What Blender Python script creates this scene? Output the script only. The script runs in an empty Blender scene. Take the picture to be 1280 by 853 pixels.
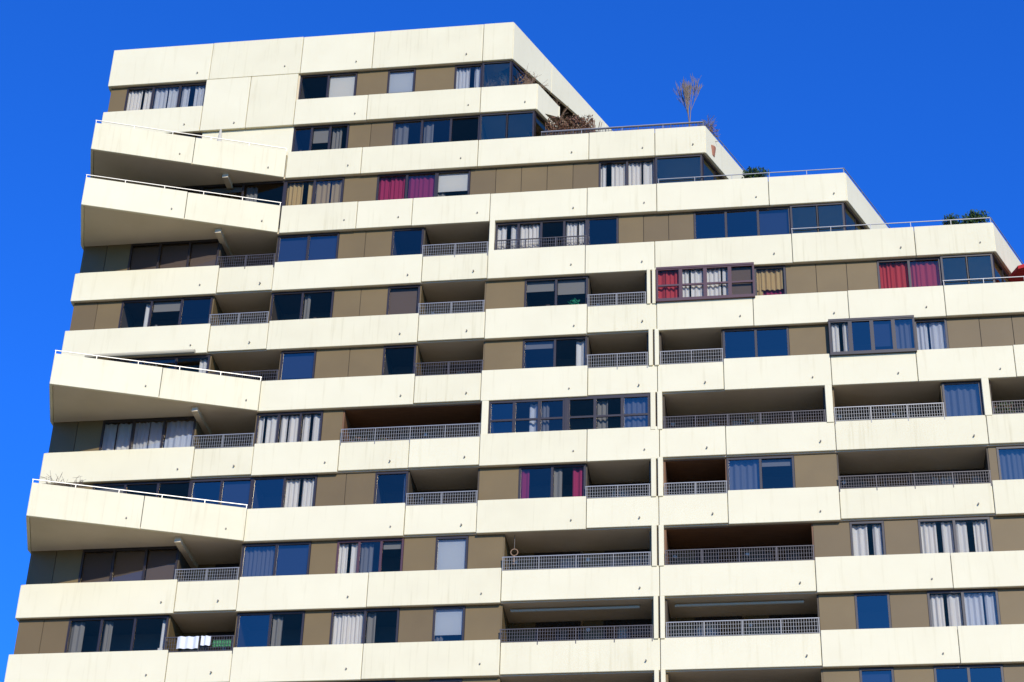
import bpy, math, random
from mathutils import Matrix, Vector
random.seed(7)
R=random.Random(11)
sc=bpy.context.scene
H=2.8; EYE=1.6; D=64.94
T1=53.846+EYE; BH=1.36
def T(k): return T1-(k-1)*H          # top of parapet of storey k
def SOF(k): return T(k)-BH+0.02      # underside of slab k
def FLR(k): return T(k)-1.10
ATOP=58.92
NL=20
# ------------------------------------------------------------------ materials
def mat(name,col,rough=.7,metal=0.,spec=.5):
    m=bpy.data.materials.new(name); m.use_nodes=True
    b=m.node_tree.nodes["Principled BSDF"]
    b.inputs["Base Color"].default_value=(*col,1); b.inputs["Roughness"].default_value=rough
    b.inputs["Metallic"].default_value=metal
    b.inputs["Specular IOR Level"].default_value=spec
    return m
def noisy(name,c1,c2,scale=(1,1,1),nscale=3,detail=6,lo=.35,hi=.65,rough=.8,bump=0.,extra=None):
    m=mat(name,c1,rough,0,.25); nt=m.node_tree; N=nt.nodes; L=nt.links
    b=N["Principled BSDF"]
    tc=N.new("ShaderNodeTexCoord"); mp=N.new("ShaderNodeMapping"); mp.inputs["Scale"].default_value=scale
    n=N.new("ShaderNodeTexNoise"); n.inputs["Scale"].default_value=nscale; n.inputs["Detail"].default_value=detail
    r=N.new("ShaderNodeValToRGB"); r.color_ramp.elements[0].position=lo; r.color_ramp.elements[1].position=hi
    r.color_ramp.elements[0].color=(*c1,1); r.color_ramp.elements[1].color=(*c2,1)
    L.new(tc.outputs["Object"],mp.inputs[0]); L.new(mp.outputs[0],n.inputs["Vector"]); L.new(n.outputs[0],r.inputs[0])
    out=r.outputs[0]
    if extra:
        sc2,ns2,c3,lo2,hi2=extra
        mp2=N.new("ShaderNodeMapping"); mp2.inputs["Scale"].default_value=sc2
        n2=N.new("ShaderNodeTexNoise"); n2.inputs["Scale"].default_value=ns2; n2.inputs["Detail"].default_value=4
        r2=N.new("ShaderNodeMapRange"); r2.inputs[1].default_value=lo2; r2.inputs[2].default_value=hi2
        mx=N.new("ShaderNodeMix"); mx.data_type='RGBA'; mx.blend_type='MULTIPLY'
        L.new(tc.outputs["Object"],mp2.inputs[0]); L.new(mp2.outputs[0],n2.inputs["Vector"]); L.new(n2.outputs[0],r2.inputs[0])
        L.new(r2.outputs[0],mx.inputs["Factor"]); L.new(out,mx.inputs["A"]); mx.inputs["B"].default_value=(*c3,1)
        out=mx.outputs["Result"]
    L.new(out,b.inputs["Base Color"])
    if bump:
        bp=N.new("ShaderNodeBump"); bp.inputs["Strength"].default_value=bump; bp.inputs["Distance"].default_value=.02
        L.new(n.outputs[0],bp.inputs["Height"]); L.new(bp.outputs[0],b.inputs["Normal"])
    return m
def glass(name,refl,tint,gc=(1,.75,.42)):
    m=bpy.data.materials.new(name); m.use_nodes=True; nt=m.node_tree; N=nt.nodes; L=nt.links
    N.remove(N["Principled BSDF"]); out=[n for n in N if n.type=='OUTPUT_MATERIAL'][0]
    t=N.new("ShaderNodeBsdfTransparent"); t.inputs[0].default_value=(*tint,1)
    g=N.new("ShaderNodeBsdfGlossy"); g.inputs["Roughness"].default_value=.02; g.inputs[0].default_value=(*gc,1)
    f=N.new("ShaderNodeFresnel"); f.inputs[0].default_value=1.5
    a=N.new("ShaderNodeMath"); a.operation='ADD'; a.inputs[1].default_value=refl
    x=N.new("ShaderNodeMixShader"); L.new(f.outputs[0],a.inputs[0]); L.new(a.outputs[0],x.inputs[0])
    L.new(t.outputs[0],x.inputs[1]); L.new(g.outputs[0],x.inputs[2]); L.new(x.outputs[0],out.inputs[0])
    return m
MT={
'cream':noisy('cream_concrete',(.78,.70,.455),(.735,.655,.42),(.5,.5,.5),1.2,8,.3,.75,.75,.08,((4,4,.3),1.4,(.88,.86,.80),.57,.86)),
'cream2':noisy('cream_concrete_b',(.76,.68,.435),(.71,.63,.40),(.5,.5,.5),1.5,8,.3,.75,.75,.08,((5,5,.25),1.6,(.84,.82,.75),.55,.85)),
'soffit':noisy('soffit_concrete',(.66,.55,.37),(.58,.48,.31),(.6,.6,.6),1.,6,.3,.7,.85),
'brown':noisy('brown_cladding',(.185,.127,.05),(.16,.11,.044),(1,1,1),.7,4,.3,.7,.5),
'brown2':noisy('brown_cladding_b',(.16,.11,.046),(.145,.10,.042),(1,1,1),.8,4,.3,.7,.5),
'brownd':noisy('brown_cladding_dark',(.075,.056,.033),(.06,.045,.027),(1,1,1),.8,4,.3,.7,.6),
'frame':mat('window_frame_dark',(.022,.015,.012),.4),
'framer':mat('window_frame_plum',(.075,.028,.028),.4),
'glass':glass('window_glass',.005,(.76,.78,.80)),
'glassm':glass('window_glass_coated',.06,(.66,.70,.76),(1,.85,.62)),
'glassb':glass('window_glass_blue',.12,(.55,.60,.70),(1,.88,.68)),
'glasst':glass('winter_garden_glass',.12,(.74,.84,.82),(1,.95,.62)),
'room':mat('shade_dark_interior',(.07,.062,.055),.9),  # room shade put into the liner colour
'room2':mat('interior_wall_shade',(.12,.10,.08),.9),  # darkened so the rooms behind the glass look unlit
'wg':mat('winter_garden_wall',(.36,.33,.25),.9),
'c':mat('curtain_white',(.74,.71,.66),.9), 'k':mat('blind_pale',(.62,.62,.58),.9),
'y':mat('curtain_beige',(.52,.37,.16),.9), 'm':mat('curtain_magenta',(.38,.025,.10),.9),
'r':mat('curtain_red',(.52,.055,.06),.9), 'n':mat('curtain_brown',(.16,.11,.08),.9),
'b':mat('blind_blue',(.05,.06,.10),.9), 'q':mat('curtain_grey',(.26,.24,.21),.9),
'g':mat('toy_green',(.03,.35,.16),.6),
'rail':mat('railing_grey',(.24,.23,.20),.45,.2), 'raild':mat('railing_dark',(.08,.07,.065),.45,.3),
'raillt':mat('railing_galvanised',(.32,.31,.28),.4,.4),
'wood':noisy('wood_boards',(.20,.10,.045),(.14,.07,.033),(1,14,1),1.5,3,.3,.7,.6),
'joint':mat('joint_dark',(.07,.055,.04),.9),
'pipe':mat('scupper_pipe',(.22,.19,.14),.6),
'roof':mat('roof_gravel',(.3,.29,.27),.9),
'awn':mat('awning_cassette',(.46,.40,.26),.6),
}
# ------------------------------------------------------------------ mesh collectors
G={}
def add(key,vs,fs):
    V,F=G.setdefault(key,([],[])); o=len(V); V.extend(vs); F.extend([tuple(i+o for i in f) for f in fs])
BF=[(0,3,2,1),(4,5,6,7),(0,1,5,4),(1,2,6,5),(2,3,7,6),(3,0,4,7)]
def box(key,x0,x1,y0,y1,z0,z1):
    add(key,[(x0,y0,z0),(x1,y0,z0),(x1,y1,z0),(x0,y1,z0),(x0,y0,z1),(x1,y0,z1),(x1,y1,z1),(x0,y1,z1)],BF)
def ob(key,a,b,t0,t1,z0,z1,s0=0.,s1=None,zb1=None):
    """wall piece along plan line a->b, between inward offsets t0..t1, and distances s0..s1"""
    dx,dy=b[0]-a[0],b[1]-a[1]; l=math.hypot(dx,dy); dx/=l; dy/=l
    if s1 is None: s1=l
    nx,ny=-dy,dx   # inward
    P=lambda s,t:(a[0]+dx*s+nx*t,a[1]+dy*s+ny*t)
    q=[P(s0,t0),P(s1,t0),P(s1,t1),P(s0,t1)]
    ze=z0 if zb1 is None else zb1
    add(key,[(*p,z) for p,z in zip(q,(z0,ze,ze,z0))]+[(*p,z1) for p in q],BF)
def prism(key,pts,z0,z1):
    n=len(pts); vs=[(*p,z0) for p in pts]+[(*p,z1) for p in pts]
    fs=[tuple(range(n-1,-1,-1)),tuple(range(n,2*n))]+[(i,(i+1)%n,(i+1)%n+n,i+n) for i in range(n)]
    add(key,vs,fs)
def curtain(key,a,b,t,z0,z1,per=.17,amp=.035):
    dx,dy=b[0]-a[0],b[1]-a[1]; l=math.hypot(dx,dy)
    if l<.05: return
    per*=R.uniform(.8,1.5)
    dx/=l; dy/=l; n=max(6,int(l/per*6)); vs=[];fs=[]; ph=R.random()*6
    for i in range(n+1):
        s=l*i/n; o=t+amp*math.sin(s/per*6.283+ph)+amp*.6*math.sin(s/per*2.1+ph*2)
        x=a[0]+dx*s-dy*o; y=a[1]+dy*s+dx*o
        vs+=[(x,y,z0),(x,y,z1)]
    for i in range(n): fs.append((2*i,2*i+2,2*i+3,2*i+1))
    add(key,vs,fs)
def cyl(key,p,q,r,n=8,r2=None):
    p=Vector(p);q=Vector(q);d=(q-p).normalized(); u=d.orthogonal().normalized(); v=d.cross(u); r2=r if r2 is None else r2
    vs=[]
    for c,rr in ((p,r),(q,r2)):
        for i in range(n):
            a=6.28318*i/n; vs.append(tuple(c+u*rr*math.cos(a)+v*rr*math.sin(a)))
    fs=[(i,(i+1)%n,(i+1)%n+n,i+n) for i in range(n)]+[tuple(range(n-1,-1,-1)),tuple(range(n,2*n))]
    add(key,vs,fs)
# ------------------------------------------------------------------ building data (metres along the facade)
XL=-28.55
CORNER={0:-10.7,1:-9.6,2:-2.65,3:2.85,4:8.3,5:13.8,6:19.3}
for k in range(7,NL+1): CORNER[k]=22.0
SL=(.44,1.0)
DEEP=12.
rows={
1:"-28.4 b -27.7 wccc -24.1 X -19.95 wdk -17.45 b -16.1 wk -14.9 b -13.2 wc -12.0 G -10.75",
2:"-28.4 b -27.4 wddd -24.0 x -20.0 wddd -17.6 b -15.7 wddd -12.0 G -9.7",
3:"-28.4 b -27.1 wddd -23.7 wdd -20.1 wyy -17.6 b -16.2 wmm -13.7 wk -12.3 b -7.0 wcc -4.7 G -2.8",
4:"-28.45 b -26.4 wnnn -22.6 L -20.15 wbb -17.6 b -15.4 wd -14.1 L -11.4 P -11.15 V -7.45 wd -6.2 b -3.2 wbbb 0.6 G 2.7",
5:"-28.45 b -26.4 wddd -22.6 L -20.15 wdd -17.6 b -15.4 wn -14.1 L -11.45 b -9.9 wdd -7.4 L -5.1 P -4.7 Qrccn -0.9 ws 0.3 b 3.8 wrr 6.2 G 8.15",
6:"-28.45 b -26.5 wddd -22.4 L -19.5 wb -18.1 b -15.4 wd -14.1 L -11.4 b -9.9 wdd -7.4 L -5.05 P -4.6 L -2.2 wbb 0.3 b 1.8 Qcbbb 5.0 wc 6.2 b 11.0",
7:"-28.45 b -26.4 wccc -22.65 L -20.2 wccc -17.6 b -16.8 W -11.4 P -11.1 U -5.0 P -4.5 L 1.5 P 1.8 L 5.8 wb 7.2 P 7.5 L 10.7",
8:"-28.45 b -26.4 wddd -22.5 wbb -20.1 wbc -17.6 b -15.35 wd -14.1 L -11.4 b -9.9 wpP -7.4 L -5.0 P -4.5 W -2.2 wbd 0.25 b 1.8 L 7.2 b 7.5 wb 9.0",
9:"-28.45 b -26.4 wnnn -22.65 L -20.2 wbb -17.6 b -16.6 wcdd -14.1 b -12.9 wk -11.7 b -10.4 L -5.0 P -4.5 W 0.8 b 2.1 wc 3.3 b 4.5 wcc 7.0 b 8.5",
10:"-28.45 b -26.5 wddd -22.7 L -20.1 wbd -17.6 b -16.6 wcd -14.1 b -12.85 wk -11.7 b -10.4 L -4.95 P -4.5 L 0.85 b 2.1 wb 3.3 b 4.6 wcc 7.0 b 8.4",
11:"-28.45 b -26.5 wddd -22.7 L -20.1 wbd -17.6 b -16.6 wcd -14.1 b -12.85 wk -11.7 b -10.4 L -4.95 P -4.5 L 0.85 b 2.1 wb 3.25 b 4.6 wbb 6.9 b 8.2"}
for k in range(12,NL): rows[k]=rows[11]
rows[NL]="-28.45 b -22.5 wddd -18 b -14 wddd -9 b -4 wddd 1 b 7"
joints={0:[-28.55,-24.0,-19.95,-16.8,-12.0],1:[-28.55,-24.1,-20.0,-16.85,-12.0],
2:[-20.1,-16.9,-12.0,-7.4,-4.7],3:[-20.1,-16.9,-14.6,-11.4,-7.45,-4.65,-.2],
4:[-28.55,-22.45,-20.15,-14.05,-11.4,-7.5,-4.75,.6,5.3],5:[-28.55,-22.5,-20.1,-14.05,-11.4,-7.4,-4.7,-1.0,2.6,6.2],
6:[-20.15,-14.05,-11.45,-7.35,-4.7,-2.2,1.8,4.95,8.5],7:[-28.55,-22.5,-20.15,-16.8,-14.1,-11.4,-7.35,-4.65,-2.2,1.8,7.25],
8:[-20.15,-14.1,-11.4,-7.35,-4.7,-2.2,1.8,7.2],9:[-28.55,-22.5,-20.15,-15.3,-10.4,-4.7,.8,5.5],
10:[-28.55,-22.5,-20.1,-15.3,-10.35,-4.7,.85,5.5]}
for k in range(11,NL+1): joints[k]=list(joints[10])
WEDGE={2,3,6,8,13,16}
for k in (13,16): joints[k]=joints[10][2:]
def segs(k):
    t=rows[k].split(); out=[]; x=float(t[0])
    for i in range(1,len(t),2): out.append([t[i],x,float(t[i+1])]); x=float(t[i+1])
    lim=CORNER[k-1]-.15; j=0
    pat=[('b',1.3),('wcb',2.4),('b',1.2),('L',5.0),('wdd',2.4)]
    while x<lim-.3 and k>=6:
        c,w=pat[j%5]; j+=1; x2=min(lim,x+w); out.append([c,x,x2]); x=x2
    return out
SEG={k:segs(k) for k in rows}
def fence(a,b,z0,z1,key='rail',step=.09,inset=.06,hor=3,post=1.3):
    l=math.hypot(b[0]-a[0],b[1]-a[1])
    ob('raillt' if key=='rail' else key,a,b,inset-.02,inset+.025,z1-.03,z1)
    ob(key,a,b,inset-.012,inset+.012,z0+.02,z0+.045)
    for h in range(hor):
        z=z0+(z1-z0)*(h+1)/(hor+1); ob(key,a,b,inset-.005,inset+.005,z-.006,z+.006)
    n=int(l/step)
    for i in range(1,n):
        s=l*i/n; ob(key,a,b,inset-.006,inset+.006,z0+.04,z1-.03,s-.008,s+.008)
    m=max(1,round(l/post))
    for i in range(m+1):
        s=min(max(l*i/m,.03),l-.03); ob(key,a,b,inset-.022,inset+.022,z0-.12,z1,s-.018,s+.018)
def thinrail(a,b,z,key='raillt',h=.22,inset=.05,post=1.6,r=.014):
    l=math.hypot(b[0]-a[0],b[1]-a[1]); ob(key,a,b,inset-r,inset+r,z+h-.028,z+h)
    m=max(1,round(l/post))
    for i in range(m+1):
        s=min(max(l*i/m,.03),l-.03); ob(key,a,b,inset-.012,inset+.012,z-.05,z+h-.02,s-.012,s+.012)
def scupper(a,b,s,z):
    dx,dy=b[0]-a[0],b[1]-a[1]; l=math.hypot(dx,dy); dx/=l;dy/=l
    p=(a[0]+dx*s-dy*.05,a[1]+dy*s+dx*.05,z+.01); q=(a[0]+dx*s+dy*.05,a[1]+dy*s-dx*.05,z-.01)
    cyl('pipe',p,q,.03,8)
def window(a,b,letters,zs,zt,t=.2,fk='frame',gk='glass',cur=True,midrail=False,fw=.045):
    l=math.hypot(b[0]-a[0],b[1]-a[1]); n=len(letters)
    ob(fk,a,b,t-.03,t+.05,zt-.07,zt+.01); ob(fk,a,b,t-.03,t+.05,zs-.02,zs+.07)
    ed=[l*i/n for i in range(n+1)]
    for i,s in enumerate(ed):
        s0=max(0,s-fw);s1=min(l,s+fw)
        if i==0: s1=.075
        if i==n: s0=l-.075
        ob(fk,a,b,t-.025,t+.045,zs+.07,zt-.07,s0,s1)
    if midrail:
        zm=zs+(zt-zs)*.46; ob(fk,a,b,t-.02,t+.04,zm-.04,zm+.04,.075,l-.075)
    for i,c in enumerate(letters):
        s0,s1=ed[i]+.05,ed[i+1]-.05
        g='glassb' if c=='b' else gk
        if g=='glass' and R.random()<.4: g='glassm'
        tw=R.uniform(-.012,.012); tv=R.uniform(-.01,.01)
        dx,dy=(b[0]-a[0])/l,(b[1]-a[1])/l
        P=lambda s,tt,z:(a[0]+dx*s-dy*tt,a[1]+dy*s+dx*tt,z)
        add(g,[P(s0,t+.01,zs+.05),P(s1,t+.01+tw,zs+.05),P(s1,t+.01+tw+tv,zt-.05),P(s0,t+.01+tv,zt-.05)],[(0,1,2,3)])
        if not cur: continue
        A=lambda s:(a[0]+dx*s,a[1]+dy*s)
        if c in 'cymr':
            gap=R.uniform(.0,.22)*(s1-s0)
            if c=='r': gap=0
            mid=R.uniform(.3,.7)*(s1-s0)+s0
            curtain(c,A(s0),A(mid-gap/2),t+.16,zs-.2,zt-.06); curtain(c,A(mid+gap/2),A(s1),t+.16,zs-.2,zt-.06)
        elif c=='s':
            curtain('y',A(s0),A(s1),t+.14,zs+.55,zt-.06); curtain('y',A(s0),A(s0+.25),t+.15,zs-.1,zt-.06); curtain('m',A(s0),A(s1),t+.26,zs-.2,zt-.06)
        elif c=='p': curtain('m',A(s0),A(s0+.32),t+.16,zs-.2,zt-.06)
        elif c=='P': curtain('m',A(s1-.45),A(s1),t+.16,zs-.2,zt-.06); curtain('q',A(s0),A(s0+.3),t+.16,zs-.2,zt-.06)
        elif c=='k':
            zz=zs+R.uniform(.15,.6); ob('k',a,b,t+.10,t+.11,zz if R.random()<.6 else zs-.2,zt-.05,s0,s1)
            curtain('q',A(s0),A(s0+.3),t+.2,zs-.2,zt-.06)
        elif c=='n':
            ob('n',a,b,t+.13,t+.14,zs-.2,zt-.06,s0,s1)
        elif c=='b':
            r=R.random()
            if r<.4: ob('b',a,b,t+.13,t+.14,zs+R.uniform(-.2,.5),zt-.06,s0,s1)
            elif r<.6: curtain('q',A(s0),A(s1),t+.2,zs-.2,zt-.06)
        else:
            r=R.random()
            if r<.32: curtain('q',A(s0),A(s0+R.uniform(.2,.6)),t+.2,zs-.2,zt-.06)
            elif r<.46: curtain('c',A(s1-R.uniform(.12,.4)),A(s1),t+.2,zs-.2,zt-.06)
            elif r<.64: ob('q',a,b,t+.13,t+.14,zt-R.uniform(.3,.8),zt-.06,s0,s1)
            if R.random()<.35:   # things on the window sill
                xx=R.uniform(s0+.1,s1-.15); ob(R.choice(['q','n','c']),a,b,t+.08,t+.18,zs,zs+R.uniform(.2,.42),xx,xx+R.uniform(.08,.2))
def panelrun(k,a,b,js,zt,zb,isL=lambda s:False):
    """cream parapet panels along plan line, joints at distances js"""
    for s0,s1 in zip(js[:-1],js[1:]):
        key=R.choice(['cream','cream','cream2']); o=R.uniform(-.012,.012); lg=isL((s0+s1)/2)
        t0=o+(.03 if lg else 0); zt_,zb_=(zt-.10,zb+.06) if lg else (zt+R.uniform(-.012,.012),zb+R.uniform(-.012,.012))
        ob(key,a,b,t0,.115,zb_,zt_,s0+.012,s1-.012)
        ob('joint',a,b,.09,.112,zb+.12,zt-.15,max(s1-.05,0),s1+.02)
        if s1-s0>1.5: scupper(a,b,s1-R.choice([.5,.55,.7]),zb+R.uniform(.36,.46))
# ------------------------------------------------------------------ slabs, parapets
def outline(k):
    c=CORNER[k]; e=.125
    pts=[(XL+e,e)]
    if k in WEDGE: pts=[(XL+e+.02,.1),(-27.5,-2.62),(-20.3,-.02),(-20.1,e)]
    pts.append((c-e,e))
    if k==0: pts+=[(c-.1,.5),(c-.75,.9),(c-.95+SL[0]*DEEP,DEEP)]
    elif k==1:
        c0=CORNER[0]; pts+=[(c-e+SL[0]*1.65,1.65),(c0+SL[0]*1.65-.1,1.65),(c0-e+SL[0]*DEEP,DEEP)]
    else: pts.append((c-e+SL[0]*DEEP,DEEP))
    pts.append((XL+e,DEEP))
    return pts
for k in range(0,NL+1):
    zt=T(k) if k else ATOP; zb=T(k)-BH; c=CORNER[k]
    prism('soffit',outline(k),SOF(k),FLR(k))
    js=[x for x in joints[k] if x<c-.4]+[c]
    def isL(x,k=k):
        return k in SEG and any(g[0] in('L','W') and g[1]-.1<x<g[2]+.1 for g in SEG[k])
    x0=js[0]
    while js[-1]-js[-2]>5.2: js.insert(-1,js[-2]+3.9)
    a=(x0,0);b=(c,0)
    if k==1:
        panelrun(k,a,b,[j-x0 for j in js[:2]],zt,zb)
        box('cream',-24.086,-22.112,0.,.115,zb,T(0)-BH-.012); box('cream2',-22.088,-20.014,.004,.115,zb+.003,T(0)-BH-.012)
        box('joint',-22.13,-22.07,.09,.112,zb+.1,T(0)-BH-.1); scupper((-24,0),(-20,0),1.4,zb+.3)
        panelrun(k,a,b,[j-x0 for j in js[2:]],zt,zb)
        panelrun(k,(c,0),(c+SL[0]*1.7,1.7),[.02,1.85],zt,zb)
        q=(CORNER[0]+SL[0]*DEEP,DEEP)
        ob('cream',(c+SL[0]*1.7,1.7),(-9.95,1.7),-.02,.09,zb,zt)
    elif k==0:
        # the roof parapet tapers upwards along the slanted side
        panelrun(k,a,b,[j-x0 for j in js],zt,zb)
        q=(c+SL[0]*DEEP,DEEP); l=math.hypot(SL[0]*DEEP,DEEP); e1=ATOP-.95
        zz=lambda s: zb+(e1-zb)*min(1,s/8.)
        for s0,s1 in ((.02,3.2),(3.2,8.),(8.,l)):
            ob('cream',(c,0),q,.0,.115,zz(s0),zt,s0+.012,s1-.012,zz(s1))
        ob('brownd',(c-.5,.6),(q[0]-.5,DEEP-.2),.0,.08,FLR(0)-.01,ATOP-.22)
    else:
        panelrun(k,a,b,[j-x0 for j in js],zt,zb,lambda s:isL(s+x0))
        q=(c+SL[0]*DEEP,DEEP); l=math.hypot(SL[0]*DEEP,DEEP)
        panelrun(k,(c,0),q,[0.02,l*.33,l*.66,l],zt,zb)
    panelrun(k,(q[0],DEEP),(XL,DEEP),[0,(q[0]-XL)*.33,(q[0]-XL)*.66,q[0]-XL],zt,zb)
    panelrun(k,(XL,DEEP),(XL,0),[0,4,8,DEEP-.12],zt,zb)
    if k in WEDGE:
        A=(-27.6,-2.75);B=(-20.12,-.06); l=math.hypot(B[0]-A[0],B[1]-A[1])
        panelrun(k,A,B,[0,l*.52,l],zt,zb); ob('cream',(XL,.1),A,0,.115,zb,zt,0,2.88)
        thinrail(A,B,zt,h=.17)
        box('soffit',-22.62,-22.38,-.55,1.8,SOF(k)-.22,SOF(k)+.01)
prism('roof',[(XL+.13,.13),(CORNER[0]-.13,.13),(CORNER[0]-.13+SL[0]*DEEP,DEEP-.01),(XL+.13,DEEP-.01)],ATOP-.35,ATOP-.2)
# ------------------------------------------------------------------ storeys
for k,sg in SEG.items():
    zf=FLR(k)-.01; zc=SOF(k-1)+.01; zs=T(k)-.12; zw=zc-.06
    for c,x0,x1 in sg:
        a=(x0,0);b=(x1,0)
        if c[0] in 'wVUQ':
            box('room',x0+.01,x1-.01,.27,1.9,SOF(k-1)-.03,SOF(k-1)-.012)  # dark liner covers the pale slab; its colour stands in for shade
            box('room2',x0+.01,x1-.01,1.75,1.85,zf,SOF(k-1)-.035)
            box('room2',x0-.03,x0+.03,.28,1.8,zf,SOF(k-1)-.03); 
        if c[0]=='b':
            n=max(1,round((x1-x0)/1.15)); w=(x1-x0)/n
            box('joint',x0,x1,.235,.28,zf,zc)
            for i in range(n):
                box(R.choice(['brown','brown','brown2']),x0+i*w+.012,x0+(i+1)*w-.012,.2+R.uniform(-.004,.004),.24,zf,zc)
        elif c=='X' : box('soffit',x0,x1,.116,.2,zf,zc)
        elif c=='x' : box('cream',x0,x1,.15,.25,zf,zc)
        elif c[0]=='w':
            box('frame',x0,x1,.2,.26,zf,zs-.02)
            window(a,b,c[1:],zs,zw,fk='framer' if c in('wcdd',) else 'frame')
            box('frame',x0,x1,.2,.25,zw+.01,zc)
        elif c=='V':
            box('frame',x0,x1,.2,.26,zf,zs-.02); window(a,b,'ccdc',zs,zw); box('frame',x0,x1,.2,.25,zw+.01,zc)
            fence(a,b,T(k)-.1,T(k)+.5,'raild')
        elif c=='U':
            box('frame',x0,x1,.14,.26,zf,zs-.02)
            m=(x0+x1)/2-.1
            window((x0,0),(m-.06,0),'bdd',zs,zw,t=.08,gk='glass',midrail=True,fw=.06)
            window((m+.06,0),(x1,0),'ddb',zs,zw,t=.08,gk='glass',midrail=True,fw=.06)
            box('frame',m-.06,m+.06,.03,.2,zs,zc); box('frame',x0,x1,.06,.25,zw+.01,zc)
        elif c[0]=='Q':
            fk='framer' if 'r' in c else 'frame'
            box(fk,x0,x1,-.10,.2,zs+.01,zs+.10); box(fk,x0,x1,-.10,.2,zw-.02,zw+.07)
            box(fk,x0,x0+.05,-.09,.2,zs+.1,zw-.02); box(fk,x1-.05,x1,-.09,.2,zs+.1,zw-.02)
            window(a,b,c[1:],zs+.08,zw,t=-.05,fk=fk,midrail=('r' in c),fw=.07)
            box('frame',x0,x1,.2,.26,zf,zs)
        elif c=='G':
            # winter garden: thin-framed glass, pale wall with a garden door behind
            n=max(1,round((x1-x0)/1.3))
            window(a,b,'d'*n,T(k)-.1,zw,t=.12,gk='glasst',cur=False,fw=.018)
            gl=1.45 if k==2 else 3.
            window((x1,.15),(x1+SL[0]*gl,.15+gl),'d' if k==2 else 'ddd',T(k)-.1,zw,t=.0,gk='glasst',cur=False,fw=.018)
            box('brownd',x0-.03,x0+.04,.22,2.2,zf,zc)
            box('wg',x0+.05,x0+.35,2.2,2.3,zf,zc)
            window((x0+.35,0),(x1+.5,0),'dd',FLR(k)+.1,SOF(k-1)-.25,t=2.22); box('wg',x0+.35,x1+.5,2.2,2.3,SOF(k-1)-.25,zc)
        elif c=='P':
            w=x1-x0
            if w>.35:
                box('cream2',x0+.03,x0+w/2-.035,-.02,.6,T(k)-.14,SOF(k-1)+.03); box('cream',x0+w/2+.035,x1-.03,-.02,.6,T(k)-.14,SOF(k-1)+.03)
                box('joint',x0+w/2-.04,x0+w/2+.04,.1,.3,T(k)-.14,SOF(k-1)+.01)
            else: box('cream',x0+.02,x1-.02,.0,.6,T(k)-.14,SOF(k-1)+.03)
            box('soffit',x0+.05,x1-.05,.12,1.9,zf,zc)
        elif c in('L','W'):
            dp=1.9
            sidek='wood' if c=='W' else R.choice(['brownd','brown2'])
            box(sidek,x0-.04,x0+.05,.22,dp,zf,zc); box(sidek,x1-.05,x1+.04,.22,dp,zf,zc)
            if c=='W':
                box('wood',x0+.05,x1-.05,.2,dp,SOF(k-1)-.05,SOF(k-1)-.02)
            w=x1-x0; n=max(1,round(w/2.6)); ww=w/n
            for i in range(n):
                u0=x0+i*ww; u1=u0+ww; um=u0+ww*R.uniform(.25,.4)
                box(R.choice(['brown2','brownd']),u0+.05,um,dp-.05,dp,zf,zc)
                nn=max(1,round((u1-um)/.9))
                let=''.join(R.choice('ddddcdn') for _ in range(nn))
                window((um,0),(u1-.05,0),let,FLR(k)+.1,SOF(k-1)-.12,t=dp-.04)
                box('frame',um,u1-.05,dp-.04,dp,SOF(k-1)-.12,zc)
                if k<=11 and R.random()<.45:   # wall lamp on the loggia wall
                    lx=u0+.25; cyl('k',(lx,dp-.06,SOF(k-1)-.4),(lx,dp-.16,SOF(k-1)-.4),.07,10)
            box('room2',x0,x1,dp+.9,dp+1.,zf,zc)
            if not (k>11):
                fence(a,b,T(k)-.1,T(k)+R.choice([.42,.46,.5]),R.choice(['rail','rail','raild']))
            else: fence(a,b,T(k)-.1,T(k)+.45,'rail',step=.4)
            if c=='L' and w>3.5 and k==10:
                cyl('awn',(x0+.3,.55,SOF(k-1)-.12),(x1-.5,.55,SOF(k-1)-.12),.055,10)
    c=CORNER[k-1]-.15; q=(c+SL[0]*(DEEP-.4),DEEP-.3)
    if k==2:
        st=(CORNER[0]+SL[0]*1.7-.15,1.72); q=(CORNER[0]-.15+SL[0]*(DEEP-.4),DEEP-.3)
        ob('brown',st,q,.05,.12,zf,zc,0); ob('frame',(c+SL[0]*1.45,1.62),(st[0],1.62),.0,.05,zf,zc)
    else:
        s0=3.4 if k<=5 else .1
        ob('brown',(c,.15),q,.05,.12,zf,zc,s0)
    ob('brown2',(q[0],DEEP-.3),(XL+.3,DEEP-.3),.02,.1,zf,zc)
    ob('brown',(XL+.1,DEEP-.3),(XL+.1,.2),.02,.1,zf,zc)
    box('room2',XL+.3,c-.6,3.0,3.1,zf,zc)
cyl('awn',(-27.4,-.25,SOF(5)-.10),(-22.9,-.25,SOF(5)-.10),.09,10)
box('cream2',XL+.2,CORNER[20]+.5,.16,DEEP-.4,-.2,T(20)-BH+.05)
def terr(k,xs,key='raillt',dense=False):
    c=CORNER[k]
    if dense: fence((xs,0),(c-.05,0),T(k)-.04,T(k)+.22,'raild',step=.12,hor=1)
    thinrail((xs,0),(c-.03,0),T(k),key,h=.27,inset=.06)
    thinrail((c,0),(c+SL[0]*5,5),T(k),key,h=.27,inset=.06)
terr(2,-9.4,dense=True); terr(3,-4.6); terr(4,.6); terr(5,6.2)
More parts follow.
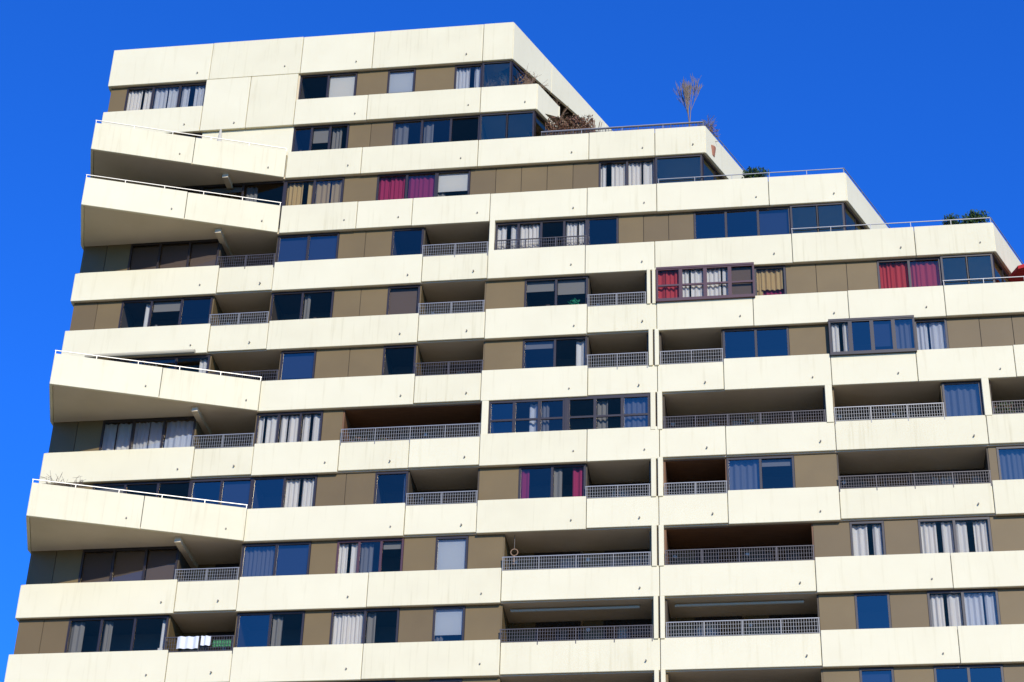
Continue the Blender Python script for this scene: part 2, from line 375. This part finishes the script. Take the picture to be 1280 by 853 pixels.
# sloping awning over the terrace beside the upper winter garden
add('awn',[(-9.3,.35,T(2)+1.42),(-8.2,2.6,T(2)+1.5),(-6.6,2.5,T(2)+1.05),(-7.9,.5,T(2)+.95)],[(0,3,2,1)])
add('awn',[(-9.3,.35,T(2)+1.44),(-8.2,2.6,T(2)+1.52),(-6.6,2.5,T(2)+1.07),(-7.9,.5,T(2)+.97)],[(0,1,2,3)])
cyl('raild',(-7.9,.5,FLR(2)),(-7.9,.5,T(2)+.96),.02)
cyl('raild',(-6.3,1.2,FLR(2)),(-6.3,1.2,T(2)+.95),.012); cyl('raild',(-6.05,1.5,FLR(2)),(-6.05,1.5,T(2)+.8),.012)

NAMES={'cream':'parapet_panels','cream2':'parapet_panels_weathered','soffit':'floor_slabs','brown':'cladding','brown2':'cladding_b','brownd':'loggia_cladding','wg':'winter_garden_walls',
'frame':'window_frames','framer':'window_frames_plum','glass':'window_glass','glassm':'window_glass_coated','glassb':'window_glass_blue','glasst':'winter_garden_glass','room':'room_shade_liners','room2':'room_shade_walls',
'c':'curtains_white','k':'blinds_pale','y':'curtains_beige','m':'curtains_magenta','r':'curtains_red','n':'curtains_brown','b':'blinds_blue','q':'curtains_grey',
'rail':'balcony_railings','raild':'balcony_railings_dark','raillt':'terrace_railings','wood':'wood_lining','joint':'panel_joints','pipe':'scuppers','roof':'roof','awn':'awnings'}
tower=bpy.data.objects.new('apartment_tower',None); sc.collection.objects.link(tower)
for key,(V,F) in list(G.items()):
    me=bpy.data.meshes.new(NAMES.get(key,key)); me.from_pydata(V,[],F); me.materials.append(MT[key]); me.update()
    o=bpy.data.objects.new(NAMES.get(key,key),me); sc.collection.objects.link(o); o.parent=tower
    if key in('cream','cream2'):
        bv=o.modifiers.new('bevel','BEVEL'); bv.width=.012; bv.segments=1; bv.limit_method='ANGLE'
G.clear()
def single(name):
    """join everything collected into one object with several materials"""
    V=[];F=[];MI=[]
    ks=list(G.keys())
    for i,k in enumerate(ks):
        v,f=G[k]; o=len(V); V+=v; F+=[tuple(j+o for j in q) for q in f]; MI+=[i]*len(f)
    me=bpy.data.meshes.new(name); me.from_pydata(V,[],F)
    for k in ks: me.materials.append(MT[k])
    me.polygons.foreach_set('material_index',MI); me.update()
    o=bpy.data.objects.new(name,me); sc.collection.objects.link(o); G.clear(); return o
# ------------------------------------------------------------------ plants
MT['leaf1']=mat('leaves_dark',(.025,.06,.012),.6); MT['leaf2']=mat('leaves_light',(.07,.12,.025),.6)
MT['dry']=mat('dry_leaves',(.17,.075,.035),.8); MT['dry2']=mat('dry_twigs_light',(.28,.17,.09),.8)
MT['bark']=mat('bark_pale',(.22,.165,.11),.9); MT['pot']=mat('terracotta_pot',(.35,.14,.07),.8)
def leaves(cx,cy,cz,rx,ry,rz,n,s,keys,boxy=False):
    for i in range(n):
        while True:
            p=Vector([R.uniform(-1,1) for _ in range(3)])
            if boxy or p.length<1: break
        if not boxy: p*= (.75+.35*math.sin(p.x*7+p.z*5)) if R.random()<.6 else 1
        c=Vector((cx+p.x*rx,cy+p.y*ry,cz+p.z*rz))
        u=Vector([R.gauss(0,1) for _ in range(3)]).normalized(); v=u.orthogonal().normalized(); w=s*R.uniform(.6,1.3)
        add(R.choice(keys),[tuple(c-u*w),tuple(c+v*w*.45),tuple(c+u*w),tuple(c-v*w*.45)],[(0,1,2,3)])
def branch(p,d,l,r,lv,key='bark',spread=.45,up=.35):
    q=p+d*l; cyl(key,p,q,r,5,r*.65)
    if lv==0: return
    for i in range(R.choice([3,3,4])):
        nd=(d+Vector([R.gauss(0,spread) for _ in range(3)])+Vector((0,0,up))).normalized()
        st=p+d*l*R.uniform(.45,1.0)
        branch(st,nd,l*R.uniform(.6,.85),max(.007,r*.6),lv-1,key,spread,up)
def pot(x,y,z,r,h):
    cyl('pot',(x,y,z),(x,y,z+h),r*.75,12,r)
pot(-3.3,.8,FLR(2),.3,.5); branch(Vector((-3.3,.8,FLR(2)+.4)),Vector((0,0,1)),1.5,.035,5,spread=.2,up=.5); single('bare_tree')
pot(-2.5,.7,FLR(2),.25,.45); branch(Vector((-2.55,.7,FLR(2)+.4)),Vector((.1,0,1)),.6,.025,4,spread=.5,up=.1); leaves(-2.5,.7,T(2)+.3,.35,.3,.35,220,.05,['dry','dry2']); single('bare_tree')
pot(-26.9,-1.9,FLR(8),.22,.4); branch(Vector((-26.9,-1.9,FLR(8)+.35)),Vector((-.1,0,1)),.85,.02,4,spread=.6,up=.15); single('bare_tree')
pot(-.7,.3,FLR(3),.3,.5); leaves(-.7,.3,T(3)+.38,.58,.22,.36,1500,.06,['leaf1','leaf1','leaf2']); single('round_bush')
pot(6.8,.4,FLR(4),.3,.5); leaves(6.8,.4,T(4)+.4,.38,.3,.35,700,.06,['leaf1','leaf1','leaf2']); leaves(7.75,.4,T(4)+.5,.55,.25,.42,1100,.07,['leaf1','leaf2']); leaves(7.3,.4,T(4)+.25,.6,.3,.22,600,.06,['leaf1','leaf2']); pot(7.7,.4,FLR(4),.3,.5); single('round_bush')
for x in (8.0,8.9,9.6): leaves(x,.45,T(7)+.25,.4,.25,.45,350,.07,['leaf1','leaf2','dry']); pot(x,.45,FLR(7),.25,.5)
single('balcony_plants')
leaves(-16.2,.5,T(7)+.15,.35,.2,.3,200,.06,['leaf1','dry']); leaves(-15.2,.5,T(7)+.1,.3,.2,.25,150,.06,['dry','leaf2']); pot(-16.2,.5,FLR(7),.2,.4); pot(-15.2,.5,FLR(7),.2,.4); single('balcony_plants')
for i in range(60):
    x=R.uniform(-9.2,-7.2); p=Vector((x,R.uniform(.5,.9),FLR(2))); cyl('dry',p,p+Vector((R.uniform(-.4,.4),0,2.2)),.012,4)
leaves(-8.25,.6,T(2)+.6,.95,.28,.68,3400,.06,['dry','dry','dry2'],True); leaves(-5.6,.4,T(2)+.1,1.9,.2,.22,260,.05,['dry','leaf1']); single('dry_climbing_hedge')
for i in range(160):
    p=Vector((R.uniform(-11.9,-9.9),R.uniform(.4,1.2),FLR(1)+R.uniform(.8,1.4))); branch(p,Vector((R.gauss(0,.5),0,1)).normalized(),R.uniform(.3,.6),.010,1,'dry2',.6,.2)
leaves(-10.8,.9,T(1)+.9,1.0,.3,.4,400,.05,['dry','dry2'],True)
for i in range(110):   # climber on the slanted side
    s=R.uniform(.3,5.5); p=Vector((CORNER[0]+.05+SL[0]*s,s,FLR(1)+R.uniform(.8,2.2))); branch(p,Vector((R.gauss(0,.5),R.gauss(0,.5),1)).normalized(),R.uniform(.3,.5),.010,1,'dry2',.6,.2)
single('dry_climbing_plant')
# ------------------------------------------------------------------ small things
MT['red']=mat('red_fabric',(.55,.02,.015),.8)
x,y,z,r,h=9.85,1.2,FLR(5),1.05,2.5
cyl('raild',(x,y,z),(x,y,z+h),.025); n=8; top=(x,y,z+h+.05)
ring=[(x+r*math.cos(6.283*i/n),y+r*math.sin(6.283*i/n),z+h-.35*r) for i in range(n)]
low=[(a,b,c-.15) for a,b,c in ring]
add('red',[top]+ring+low,[(0,1+i,1+(i+1)%n) for i in range(n)]+[(1+i,1+n+i,1+n+(i+1)%n,1+(i+1)%n) for i in range(n)])
cyl('raild',(x,y,z),(x,y,z+.08),.25); single('red_parasol')
MT['cloth']=mat('cover_cloth',(.55,.50,.38),.9)
cyl('raild',(-22.9,-.7,FLR(2)),(-22.9,-.7,FLR(2)+1.0),.03); cyl('cloth',(-22.9,-.7,FLR(2)+.6),(-22.9,-.7,FLR(2)+1.95),.17,10,.04); single('folded_parasol')
MT['towel']=mat('towel_white',(.68,.68,.64),.95); MT['netg']=mat('net_green',(.05,.22,.08),.8)
curtain('towel',(-22.2,0),(-21.4,0),-.03,T(10)-.0,T(10)+.47,.22,.03); curtain('towel',(-21.3,0),(-20.95,0),-.03,T(10)+.1,T(10)+.47,.2,.03)
curtain('netg',(-20.9,0),(-20.2,0),.1,T(10)+.1,T(10)+.35,.1,.02); single('drying_laundry')
n=20; cx,cz=-10.0,T(9)+.75
for i in range(n):
    a=6.283*i/n;b=6.283*(i+1)/n
    cyl('dry2',(cx+.13*math.cos(a),.3,cz+.13*math.sin(a)),(cx+.13*math.cos(b),.3,cz+.13*math.sin(b)),.02,6)
cyl('raild',(cx,.3,cz+.13),(cx,.3,SOF(8)),.01); cyl('dry2',(cx,.3,cz-.13),(cx,.3,cz-.5),.02,6,.05); single('hanging_wind_chime')
leaves(-7.95,.32,T(5)+.3,.22,.04,.2,60,.08,['g']); single('green_window_ornament')
# ------------------------------------------------------------------ ground
MT['grass']=noisy('grass',(.05,.09,.025),(.10,.13,.05),(1,1,1),.15,8,.3,.7,.95)
MT['pave']=noisy('bounce_paving',(.42,.36,.27),(.35,.30,.22),(1,1,1),.4,8,.3,.7,.9,0,((1,1,1),.06,(.85,.84,.82),.4,.6))
add('grass',[(-2500,-2500,0),(2500,-2500,0),(2500,2500,0),(-2500,2500,0)],[(0,1,2,3)]); single('ground')
add('pave',[(-80,-95,.004),(80,-95,.004),(80,-.0,.004),(-80,-.0,.004)],[(0,1,2,3)]); single('bounce_pavement')  # unseen pale warm surface, added to bounce light onto the soffits
# ------------------------------------------------------------------ light
EL,AZ=math.radians(27),math.radians(24)
sd=Vector((math.sin(AZ)*math.cos(EL),-math.cos(AZ)*math.cos(EL),math.sin(EL)))
ld=bpy.data.lights.new('sun','SUN'); ld.energy=4.4; ld.angle=math.radians(.5); ld.color=(1,.935,.80)
lo=bpy.data.objects.new('sun',ld); sc.collection.objects.link(lo); lo.rotation_euler=sd.to_track_quat('Z','Y').to_euler(); lo.location=(40,-60,80)
w=bpy.data.worlds.new('World'); sc.world=w; w.use_nodes=True; nt=w.node_tree
bg=nt.nodes['Background']; sk=nt.nodes.new('ShaderNodeTexSky'); sk.sky_type='NISHITA'; sk.sun_disc=False
sk.sun_elevation=EL; sk.sun_rotation=math.pi-AZ; sk.air_density=1.; sk.dust_density=.2; sk.ozone_density=3.
mx=nt.nodes.new('ShaderNodeMix'); mx.data_type='RGBA'; mx.blend_type='MULTIPLY'; mx.inputs['Factor'].default_value=1
mx.inputs['B'].default_value=(.16,.88,2.45,1)
nt.links.new(sk.outputs[0],mx.inputs['A']); nt.links.new(mx.outputs['Result'],bg.inputs[0]); bg.inputs[1].default_value=.11
# ------------------------------------------------------------------ camera
psi,th,rho,f=-.15737,.55879,.03447,2506.2
fw=Vector((math.sin(psi)*math.cos(th),math.cos(psi)*math.cos(th),math.sin(th)))
r0=Vector((math.cos(psi),-math.sin(psi),0)); u0=r0.cross(fw)
r=math.cos(rho)*r0+math.sin(rho)*u0; u=-math.sin(rho)*r0+math.cos(rho)*u0
cd=bpy.data.cameras.new('camera'); cd.sensor_width=36; cd.lens=f/1280*36; cd.clip_end=8000; cd.clip_start=.1
co=bpy.data.objects.new('camera',cd); sc.collection.objects.link(co)
M=Matrix(((r.x,u.x,-fw.x,0),(r.y,u.y,-fw.y,-D),(r.z,u.z,-fw.z,EYE),(0,0,0,1))); co.matrix_world=M
sc.camera=co
sc.view_settings.view_transform='Standard'; sc.view_settings.look='None'; sc.view_settings.exposure=0
